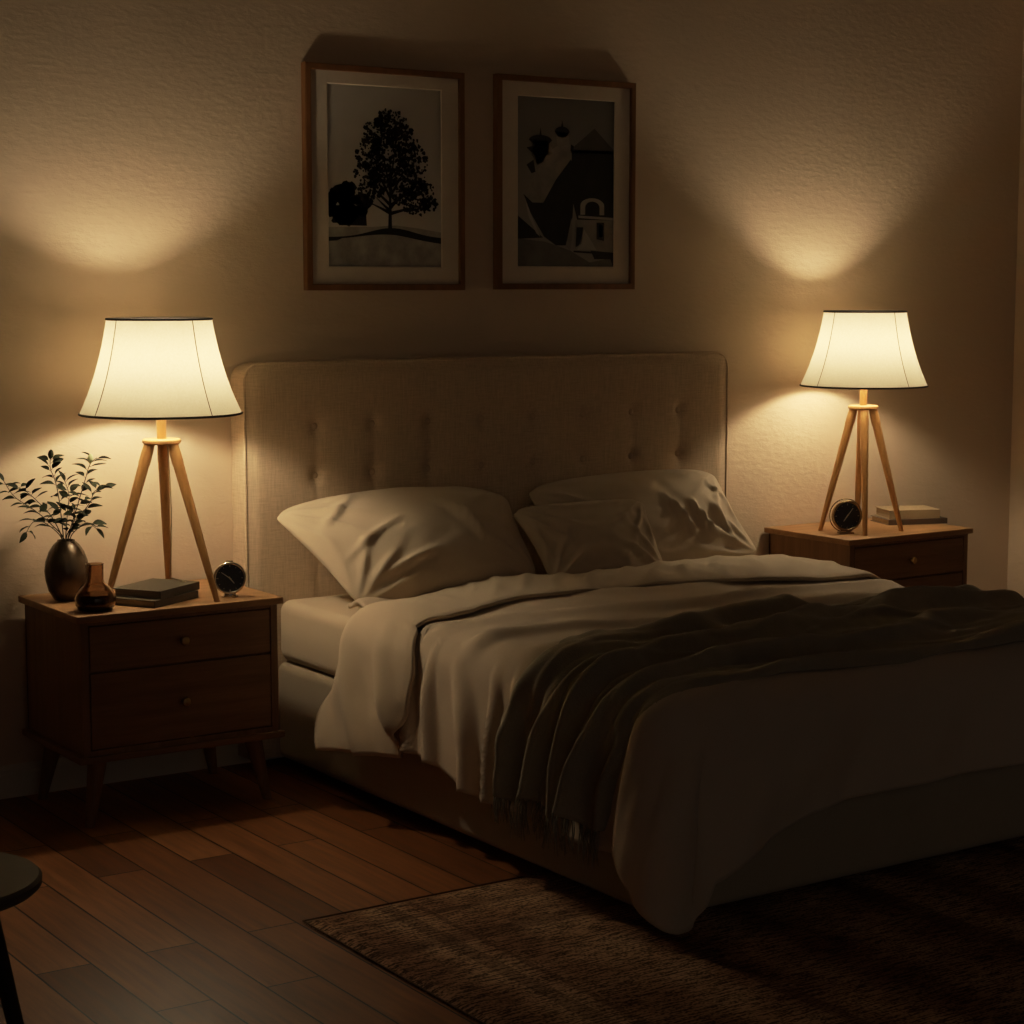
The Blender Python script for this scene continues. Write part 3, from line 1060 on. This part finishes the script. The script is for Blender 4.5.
# ------------------------------------------------------------------ books
def build_book(label, cen, rz, W, D, T, z, cov, group, spine='front'):
    b = thing('book', label, 'book', (cen[0], cen[1], z), rz, group)
    w, d = W / 2, D / 2
    bm = bmesh.new()
    ct = 0.0026
    bm_box(bm, -w, w, -d, d, 0, ct, .0008, 1)
    bm_box(bm, -w, w, -d, d, T - ct, T, .0008, 1)
    if spine == 'front':
        bm_box(bm, -w, w, -d, -d + ct, ct * .5, T - ct * .5, .0006, 1)
    else:
        bm_box(bm, -w, -w + ct, -d, d, ct * .5, T - ct * .5, .0006, 1)
    bm_obj('cover', bm, cov, b)
    m = 0.005
    if spine == 'front':
        box('pages', (-w + m, w - m, -d + ct, d - m, ct, T - ct), M['pages'], b, .0008, 1)
    else:
        box('pages', (-w + ct, w - m, -d + m, d - m, ct, T - ct), M['pages'], b, .0008, 1)
    return b
gl, gr = 'books stacked under the lamp by the vase', 'books stacked on the far nightstand'
build_book('dark brown closed book under a grey one beside the vase', (-0.487, -0.348), math.radians(31), 0.215, 0.150, 0.021, 0.602, M['book_brown'], gl)
build_book('dark grey hardback on top of another book beside the vase', (-0.474, -0.330), math.radians(33), 0.205, 0.160, 0.023, 0.6232, M['book_dark'], gl)
build_book('dark umber book at the bottom of the pair on the far nightstand', (2.672, -0.195), math.radians(-18), 0.245, 0.155, 0.021, 0.602, M['book_umber'], gr)
build_book('tan clothbound book lying on a dark one on the far nightstand', (2.668, -0.190), math.radians(-22), 0.205, 0.145, 0.033, 0.6232, M['book_tan'], gr)

# ------------------------------------------------------------------ vase, bottle and leafy sprigs
VX, VY, VZ = -0.686, -0.185, 0.602
vp = [(0.030, 0.0), (0.038, 0.003), (0.053, 0.028), (0.061, 0.060), (0.0635, 0.085), (0.060, 0.112), (0.050, 0.140), (0.037, 0.160), (0.026, 0.170), (0.0245, 0.174),
      (0.0215, 0.172), (0.033, 0.158), (0.046, 0.138), (0.056, 0.110), (0.0595, 0.085), (0.056, 0.055), (0.040, 0.012)]
vase = lathe('vase', vp, M['vase'], n=56, loc=(VX, VY, VZ), flat=None)
tag(vase, 'dark bronze-glazed egg-shaped vase holding leafy sprigs', 'vase')

bo = thing('glass_bottle', 'squat amber glass bottle with a straight neck, in front of the vase', 'bottle', (-0.690, -0.405, 0.602))
outer = [(0.034, 0.0), (0.047, 0.004), (0.056, 0.018), (0.0575, 0.034), (0.053, 0.050), (0.040, 0.066), (0.027, 0.078), (0.0245, 0.086), (0.0245, 0.128), (0.0260, 0.131)]
inner = [(0.0235, 0.1315), (0.0215, 0.128), (0.0215, 0.086), (0.024, 0.077), (0.037, 0.064), (0.0495, 0.049), (0.054, 0.034), (0.0525, 0.019), (0.043, 0.008), (0.010, 0.006)]
lathe('body', outer + inner, M['amber'], bo, 48, flat=None)
lathe('liquid', [(0.010, 0.0075), (0.042, 0.0095), (0.0512, 0.020), (0.0527, 0.034), (0.0505, 0.045), (0.049, 0.0465)], M['liquid'], bo, 40)['label'] = 'dark liquid'

def leaf_data(base, d, up, L, W, curl):
    """a pointed, folded leaf"""
    d = d.normalized()
    side = d.cross(up)
    side = side.normalized() if side.length > 1e-4 else d.orthogonal()
    nrm = side.cross(d).normalized()
    V, F = [], []
    N = 6
    for i in range(N + 1):
        t = i / N
        w = W * math.sin(PI * min(1, t * 0.93 + 0.03)) ** 0.8 * (1.15 - 0.5 * t)
        c = base + d * (L * t) - nrm * (curl * L * t * t)
        V += [c - side * w + nrm * w * .35, c, c + side * w + nrm * w * .35]
    for i in range(N):
        a = i * 3
        F += [(a, a + 1, a + 4, a + 3), (a + 1, a + 2, a + 5, a + 4)]
    return V, F
def build_sprig(label, pts, depth, nl, seed, bud=None, L=0.035):
    rng = random.Random(seed)
    o = thing('leafy_sprig', label, 'plant sprig', (VX, VY, VZ), 0, 'leafy sprigs in the vase')
    P = [(pts[0][0] * .8, 0.0, 0.09)] + [(x, depth * i / (len(pts) - 1), z) for i, (x, z) in enumerate(pts)]
    path = spline(P, 7)
    m = len(path)
    V, F = tube_data(path, [0.0019 - 0.0010 * i / (m - 1) for i in range(m)], 6)
    LV, LF = [], []
    def leaf(i, sgn, k=1.0):
        p = path[i]
        d = (path[min(i + 1, m - 1)] - path[max(i - 1, 0)]).normalized()
        az = rng.uniform(-1, 1)
        out = Vector((sgn * rng.uniform(.6, 1.0), az * .7, rng.uniform(-.15, .5)))
        dd = (d * rng.uniform(.2, .7) + out).normalized()
        pet = p + dd * 0.008
        tv, tf = tube_data([p, p + dd * 0.005, pet], 0.0007, 5)
        b = len(V)
        V.extend(tv)
        F.extend([tuple(b + q for q in f) for f in tf])
        up = Vector((rng.uniform(-.5, .5), rng.uniform(-1.0, .4), 1)).normalized()
        v, f = leaf_data(pet, dd, up, L * k * rng.uniform(.75, 1.2), 0.0105 * k * rng.uniform(.8, 1.2), rng.uniform(.05, .6))
        b = len(LV)
        LV.extend(v)
        LF.extend([tuple(b + q for q in ff) for ff in f])
    lo = 12
    nl = int(nl * 1.45)
    for j in range(nl):
        i = int(lo + (m - 1 - lo) * (j + rng.uniform(0, .6)) / nl)
        leaf(min(m - 1, i), 1 if j % 2 else -1)
    # end leaf
    tip = path[-1]
    d = (path[-1] - path[-3]).normalized()
    if bud is None:
        v, f = leaf_data(tip, d, Vector((0.3, -.8, .6)), L, 0.009, .25)
        b = len(LV)
        LV.extend(v)
        LF.extend([tuple(b + q for q in ff) for ff in f])
    mesh_obj('stem', V, F, M['stem'], o)
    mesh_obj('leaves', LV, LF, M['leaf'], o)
    if bud is not None:
        prof = [(0.001, -.006), (0.006, 0.0), (0.0085, 0.008), (0.007, 0.016), (0.003, 0.022)]
        bb = lathe('bud', prof, bud[0], o, 14, loc=bud[1])
        bb.rotation_euler = (0.1, bud[2], 0)
        bb['label'] = bud[3]
build_sprig('long leafy sprig reaching furthest out to the left of the vase', [(-0.004, 0.172), (-0.047, 0.224), (-0.096, 0.267), (-0.153, 0.308), (-0.185, 0.355)], -0.02, 11, 1)
build_sprig('low drooping leafy sprig on the left side of the vase', [(-0.01, 0.173), (-0.062, 0.225), (-0.105, 0.237), (-0.135, 0.210)], -0.05, 6, 2)
build_sprig('tall leafy sprig with a dark bud, the highest above the vase', [(-0.007, 0.172), (-0.016, 0.285), (-0.026, 0.345), (-0.038, 0.380), (-0.036, 0.410)], 0.01, 10, 3,
            (M['leaf'], (-0.036, 0.01, 0.412), 0.1, 'dark closed bud'))
build_sprig('upright leafy sprig in the middle of the bunch in the vase', [(-0.001, 0.172), (0.010, 0.25), (0.020, 0.30), (0.012, 0.34)], 0.03, 10, 4)
build_sprig('tall leafy sprig with a pale bud leaning to the right above the vase', [(0.005, 0.172), (0.038, 0.273), (0.061, 0.340), (0.077, 0.385), (0.099, 0.405)], 0.0, 10, 5,
            (M['bud'], (0.078, 0.0, 0.395), 0.1, 'pale green bud'))
build_sprig('leafy sprig spreading to the right below the pale bud', [(0.005, 0.172), (0.043, 0.240), (0.070, 0.280), (0.080, 0.310), (0.108, 0.322)], -0.03, 9, 6)
build_sprig('short drooping leafy sprig at the lower right of the vase mouth', [(0.011, 0.171), (0.030, 0.205), (0.055, 0.222), (0.076, 0.205)], -0.04, 6, 7)
build_sprig('leafy sprig bending to the left in the thick of the bunch', [(-0.01, 0.173), (-0.038, 0.240), (-0.070, 0.280), (-0.105, 0.315), (-0.130, 0.330)], 0.02, 10, 8)
build_sprig('short bushy leafy sprig at the mouth of the vase', [(0.000, 0.172), (0.006, 0.205), (0.016, 0.235), (0.010, 0.262)], -0.045, 11, 9, L=0.027)

# ------------------------------------------------------------------ pictures
class Flat:
    """polygons in layers on the plane of a print, x right, z up, in fractions of the print"""
    def __init__(self, x0, x1, z0, z1, y):
        self.b = (x0, x1, z0, z1, y)
        self.V, self.F, self.mi, self.mats, self.k = [], [], [], [], 0
    def layer(self):
        self.k += 1
    def poly(self, pts, mat):
        if mat not in self.mats:
            self.mats.append(mat)
        x0, x1, z0, z1, y = self.b
        b = len(self.V)
        for u, w in pts:
            u, w = min(1, max(0, u)), min(1, max(0, w))
            self.V.append((x0 + (x1 - x0) * u, y - 0.00025 * self.k, z0 + (z1 - z0) * w))
        self.F.append(tuple(range(b, b + len(pts))))
        self.mi.append(self.mats.index(mat))
    def build(self, name, parent):
        return mesh_obj(name, self.V, self.F, self.mats, parent, smooth=False, midx=self.mi)
def tone(name, g, var=0.08, scale=14):
    return simple('print_' + name, (g, g * .92, g * .82), 0.6, spec=0.25, var=var, scale=scale)
def gradient(name, lo, hi, h, z0):
    k = NT('print_' + name)
    tc = k.n('ShaderNodeTexCoord')
    s = k.n('ShaderNodeSeparateXYZ')
    k.l(tc.outputs['Object'], s.inputs[0])
    f = k.math('DIVIDE', k.math('SUBTRACT', s.outputs[2], z0), h)
    k.l(k.ramp(f, [(0, (lo, lo * .92, lo * .82)), (1, (hi, hi * .92, hi * .82))]), k.b.inputs['Base Color'])
    k.b.inputs['Roughness'].default_value = 0.6
    return k.m

def build_frame(label, x0, x1, z0, z1, print_ext):
    cx, cz = (x0 + x1) / 2, (z0 + z1) / 2
    f = thing('picture_frame', label, 'picture', (cx, 0, cz), 0, 'framed black-and-white pictures above the headboard')
    w, h, fw, dp = (x1 - x0) / 2, (z1 - z0) / 2, 0.020, 0.032
    bm = bmesh.new()
    # four mitred bars
    ring = []
    for y in (-dp, -0.003):
        for ww, hh in ((w, h), (w - fw, h - fw)):
            ring.append([bm.verts.new((sx * ww, y, sz * hh)) for sx, sz in ((-1, -1), (1, -1), (1, 1), (-1, 1))])
    fo, fi, bo_, bi = ring
    for i in range(4):
        j = (i + 1) % 4
        bm.faces.new((fo[i], fo[j], fi[j], fi[i]))
        bm.faces.new((bo_[j], bo_[i], bi[i], bi[j]))
        bm.faces.new((fo[j], fo[i], bo_[i], bo_[j]))
        bm.faces.new((fi[i], fi[j], bi[j], bi[i]))
    es = [e for e in bm.edges if all(abs(v.co.y + dp) < 1e-6 for v in e.verts) and not (e.verts[0] in fo) ^ (e.verts[1] in fo)]
    bmesh.ops.bevel(bm, geom=es, offset=.002, segments=2, affect='EDGES')
    bm_obj('moulding', bm, M['frame'], f)
    a0, a1, b0, b1 = print_ext[0] - cx, print_ext[1] - cx, print_ext[2] - cz, print_ext[3] - cz
    # mat board with a bevelled window
    my, iw, ih = -0.020, w - fw, h - fw
    V = [(-iw, my, -ih), (iw, my, -ih), (iw, my, ih), (-iw, my, ih), (a0, my, b0), (a1, my, b0), (a1, my, b1), (a0, my, b1)]
    t = 0.003
    V += [(a0 + t, my + t, b0 + t), (a1 - t, my + t, b0 + t), (a1 - t, my + t, b1 - t), (a0 + t, my + t, b1 - t)]
    F, mi = [], []
    for i in range(4):
        j = (i + 1) % 4
        F.append((i, j, 4 + j, 4 + i)); mi.append(0)
    for i in range(4):
        j = (i + 1) % 4
        F.append((4 + i, 4 + j, 8 + j, 8 + i)); mi.append(1)
    mesh_obj('mat_board', V, F, [M['mat'], M['mat_bevel']], f, smooth=False, midx=mi)
    box('backing', (-iw, iw, -0.012, -0.004, -ih, ih), M['foot'], f, 0)
    return f, Flat(a0, a1, b0, b1, my + t + 0.0006 + 0.004)

# tree on a hill
f1, P = build_frame('framed picture of a leafy tree on a low hill, above the headboard', 0.186, 0.772, 1.484, 2.187, (0.267, 0.690, 1.557, 2.130))
hgt = P.b[3] - P.b[2]
P.poly([(0, 0), (1, 0), (1, 1), (0, 1)], gradient('tree_sky', 0.60, 0.48, hgt, P.b[2]))
P.layer()
field = tone('field', 0.34, 0.3, 18)
P.poly([(0, 0), (1, 0), (1, .20), (.8, .22), (.6, .235), (.4, .225), (.0, .22)], field)
P.layer()
dark = tone('dark', 0.014, 0.3)
crest = [(i / 24, 0.165 + 0.055 * math.exp(-((i / 24 - .56) / .27) ** 2)) for i in range(25)]
low = [(i / 24, max(0.0, (0.140 if i < 3 else 0.150) + 0.033 * math.exp(-((i / 24 - .5) / .33) ** 2) - 0.045 * max(0, i / 24 - .6))) for i in range(25)]
P.poly([c for c in crest] + list(reversed(low)), dark)
P.layer()
rng = random.Random(11)
mid = tone('leafmid', 0.035, 0.3)
def blob(cx, cy, r, n, mat, jag=.35):
    P.poly([(cx + r * (1 + rng.uniform(-jag, jag)) * math.cos(2 * PI * k / n), cy + r * .72 * (1 + rng.uniform(-jag, jag)) * math.sin(2 * PI * k / n)) for k in range(n)], mat)
# bush at the left edge
for k in range(60):
    a, q = rng.uniform(0, 2 * PI), math.sqrt(rng.random())
    cx, cy = .17 + .17 * q * math.cos(a), .345 + .10 * q * math.sin(a)
    blob(max(.035, cx), cy, .04, 9, dark)
P.poly([(.10, .23), (.34, .23), (.33, .34), (.08, .34)], dark)
P.layer()
# trunk and boughs
P.poly([(.525, .205), (.56, .205), (.555, .40), (.55, .60), (.54, .60), (.535, .40)], dark)
def bough(a, b, w):
    ax, ay = b[0] - a[0], b[1] - a[1]
    L = math.hypot(ax, ay)
    nx, ny = -ay / L * w, ax / L * w
    P.poly([(a[0] + nx, a[1] + ny), (a[0] - nx, a[1] - ny), (b[0], b[1])], dark)
for e in ((.30, .50), (.36, .62), (.45, .74), (.62, .78), (.74, .62), (.83, .48), (.88, .36), (.70, .44), (.40, .40), (.33, .37)):
    bough((.543, .30 + .35 * (e[1] - .36)), e, .011)
P.layer()
lob = [(.56, .80, .13, .07), (.44, .74, .12, .07), (.66, .72, .12, .08), (.38, .63, .13, .08), (.56, .64, .17, .10), (.74, .60, .13, .08), (.36, .52, .12, .06),
       (.50, .50, .13, .07), (.70, .49, .15, .08), (.82, .43, .11, .06), (.38, .43, .10, .045), (.78, .35, .12, .05), (.90, .36, .06, .035), (.66, .40, .09, .05), (.47, .82, .05, .03), (.36, .37, .06, .03)]
for (cx, cy, rx, ry) in lob:
    for k in range(int(1300 * rx * math.sqrt(ry) * 2.6)):
        a, q = rng.uniform(0, 2 * PI), rng.random() ** .55 * 1.10
        blob(cx + rx * q * math.cos(a), cy + ry * q * math.sin(a), rng.uniform(.006, .018), 6, dark if rng.random() < .8 else mid, .5)
P.build('print', f1)['label'] = 'black-and-white photograph of a tree'

# turrets and a gabled house
f2, P = build_frame('framed picture of dark turrets and a gabled house, above the headboard', 0.900, 1.475, 1.486, 2.194, (0.987, 1.393, 1.561, 2.130))
hgt = P.b[3] - P.b[2]
P.poly([(0, 0), (1, 0), (1, 1), (0, 1)], gradient('house_sky', 0.26, 0.16, hgt, P.b[2]))
P.layer()
g1, g2, g3, pale = tone('slope', 0.14, 0.2), tone('tower', 0.24, 0.25), tone('roof', 0.08, 0.2), tone('pale', 0.34, 0.15)
P.poly([(0, 0), (1, 0), (1, .06), (.75, .03), (.55, .10), (.3, .15), (0, .17)], g1)
P.poly([(0, .31), (.08, .27), (.27, .175), (0, .165)], dark)
P.layer()
P.poly([(.09, .40), (.14, .50), (.25, .60), (.37, .70), (.48, .74), (.57, .72), (.56, .62), (.50, .52), (.38, .40), (.24, .36)], g2)
P.layer()
P.poly([(.07, .43), (.16, .38), (.27, .38), (.40, .52), (.55, .64), (.60, .60), (.57, .30), (.50, .13), (.40, .13), (.28, .18), (.14, .32)], dark)
P.poly([(.24, .18), (.16, .29), (.08, .42), (.12, .30), (.20, .20)], pale)
P.poly([(.50, .12), (.56, .30), (.57, .20), (.55, .10)], g2)
P.layer()
P.poly([(.56, .70), (1, .70), (1, .0), (.97, .05), (.80, .05), (.62, .28), (.56, .42)], dark)
P.poly([(.55, .70), (.795, .83), (1.0, .705), (1.0, .68), (.55, .68)], g3)
P.layer()
def dome(cx, cy, rx, ry, mat, fin):
    pts = [(cx - rx, cy), (cx - rx * .55, cy - ry * .8), (cx, cy - ry), (cx + rx * .55, cy - ry * .8), (cx + rx, cy)]
    pts += [(cx + rx * math.cos(a), cy + ry * .9 * math.sin(a)) for a in np.linspace(0.2, PI - 0.2, 9)]
    P.poly(pts, mat)
    P.poly([(cx - .012, cy + ry * .7), (cx + .012, cy + ry * .7), (cx, cy + ry * .9 + fin)], mat)
dome(.24, .745, .115, .035, dark, .045)
dome(.46, .800, .075, .035, dark, .04)
P.poly([(.10, .70), (.17, .71), (.31, .69), (.36, .67), (.27, .65), (.18, .655)], dark)
P.poly([(.10, .60), (.17, .63), (.19, .56), (.15, .55)], dark)
P.poly([(.17, .745), (.31, .745), (.40, .66), (.25, .58), (.19, .62)], g2)
P.poly([(.16, .745), (.32, .745), (.33, .70), (.27, .62), (.21, .60), (.15, .66)], g3)
P.poly([(.39, .80), (.53, .80), (.54, .66), (.44, .64)], g2)
P.poly([(.55, .73), (.58, .72), (.575, .69), (.545, .69)], dark)
P.layer()
# pale arched gate with a beam, posts and panels
arch = [(.65 + .125 + .125 * math.cos(a), .37 + .045 * math.sin(a)) for a in np.linspace(PI, 0, 13)]
P.poly([(.65, .315)] + arch + [(.90, .315)], pale)
P.poly([(.63, .31), (1, .30), (1, .285), (.63, .295)], pale)
P.poly([(.60, .285), (1, .285), (1, .09), (.58, .11)], g2)
P.layer()
arch = [(.70 + .075 + .075 * math.cos(a), .36 + .035 * math.sin(a)) for a in np.linspace(PI, 0, 11)]
P.poly([(.70, .315)] + arch + [(.85, .315)], dark)
P.poly([(.61, .24), (.68, .24), (.66, .14), (.60, .12)], dark)
P.poly([(.69, .23), (.82, .105), (.62, .105)], pale)
P.poly([(.82, .27), (.90, .27), (.90, .16), (.82, .17)], dark)
P.poly([(.845, .26), (.885, .26), (.885, .18), (.845, .185)], pale)
P.poly([(.58, .10), (1, .09), (1, .075), (.58, .09)], dark)
P.build('print', f2)['label'] = 'black-and-white photograph of turrets'

# ------------------------------------------------------------------ round side table at the left
ST = (-1.702, -2.145)
st = thing('side_table', 'round dark grey side table cut off by the left edge of the picture', 'side table', (ST[0], ST[1], 0))
lathe('table_top', [(0.150, 0.425), (0.178, 0.428), (0.187, 0.436), (0.188, 0.448), (0.182, 0.454), (0.10, 0.4555)], M['stool'], st, 64)
for k in range(3):
    a = math.radians(20 + 120 * k)
    tube('leg', [(0.205 * math.cos(a), 0.205 * math.sin(a), 0.0), (0.10 * math.cos(a), 0.10 * math.sin(a), 0.426)], [0.013, 0.021], M['stool_leg'], st, 16)

# ------------------------------------------------------------------ light, camera
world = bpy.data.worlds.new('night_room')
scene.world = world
world.use_nodes = True
wt = world.node_tree
bg = wt.nodes['Background']
# added dim fill light for the bed foot, strongest from the front left
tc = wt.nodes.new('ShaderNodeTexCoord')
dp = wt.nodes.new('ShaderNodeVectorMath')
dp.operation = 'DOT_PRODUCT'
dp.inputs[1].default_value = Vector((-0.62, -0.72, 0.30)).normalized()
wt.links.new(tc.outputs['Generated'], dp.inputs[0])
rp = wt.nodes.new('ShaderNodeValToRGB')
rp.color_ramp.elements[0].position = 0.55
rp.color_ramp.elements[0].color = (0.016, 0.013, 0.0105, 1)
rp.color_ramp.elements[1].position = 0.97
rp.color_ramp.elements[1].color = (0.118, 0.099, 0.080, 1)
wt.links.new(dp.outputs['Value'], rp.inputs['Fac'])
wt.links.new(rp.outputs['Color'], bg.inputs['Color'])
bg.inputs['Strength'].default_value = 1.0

cam = bpy.data.cameras.new('camera')
co = bpy.data.objects.new('camera', cam)
link(co)
cam.sensor_width = 36.0
cam.lens = 36.0 * 1965.4 / 1024.0
yaw, pitch = -0.592, 0.115
fw = Vector((-math.sin(yaw) * math.cos(pitch), math.cos(yaw) * math.cos(pitch), -math.sin(pitch)))
co.location = (-2.742, -5.532, 1.501)
co.rotation_euler = fw.to_track_quat('-Z', 'Y').to_euler()
scene.camera = co

scene.view_settings.view_transform = 'Standard'
scene.view_settings.look = 'None'
scene.view_settings.exposure = 0.07
scene.view_settings.gamma = 1.0
# a soft film-like shoulder so the glowing shades keep their tone
scene.view_settings.use_curve_mapping = True
cmap = scene.view_settings.curve_mapping
cmap.white_level = (2.5, 2.5, 2.5)
cv = cmap.curves[3]
cv.points[0].location = (0, 0)
cv.points[1].location = (1, 0.97)
for px_, py_ in ((0.06, 0.15), (0.16, 0.395), (0.26, 0.575), (0.40, 0.73), (0.65, 0.88)):
    cv.points.new(px_, py_)
cmap.update()
scene.cycles.max_bounces = 8
scene.cycles.diffuse_bounces = 5
scene.cycles.use_denoising = True
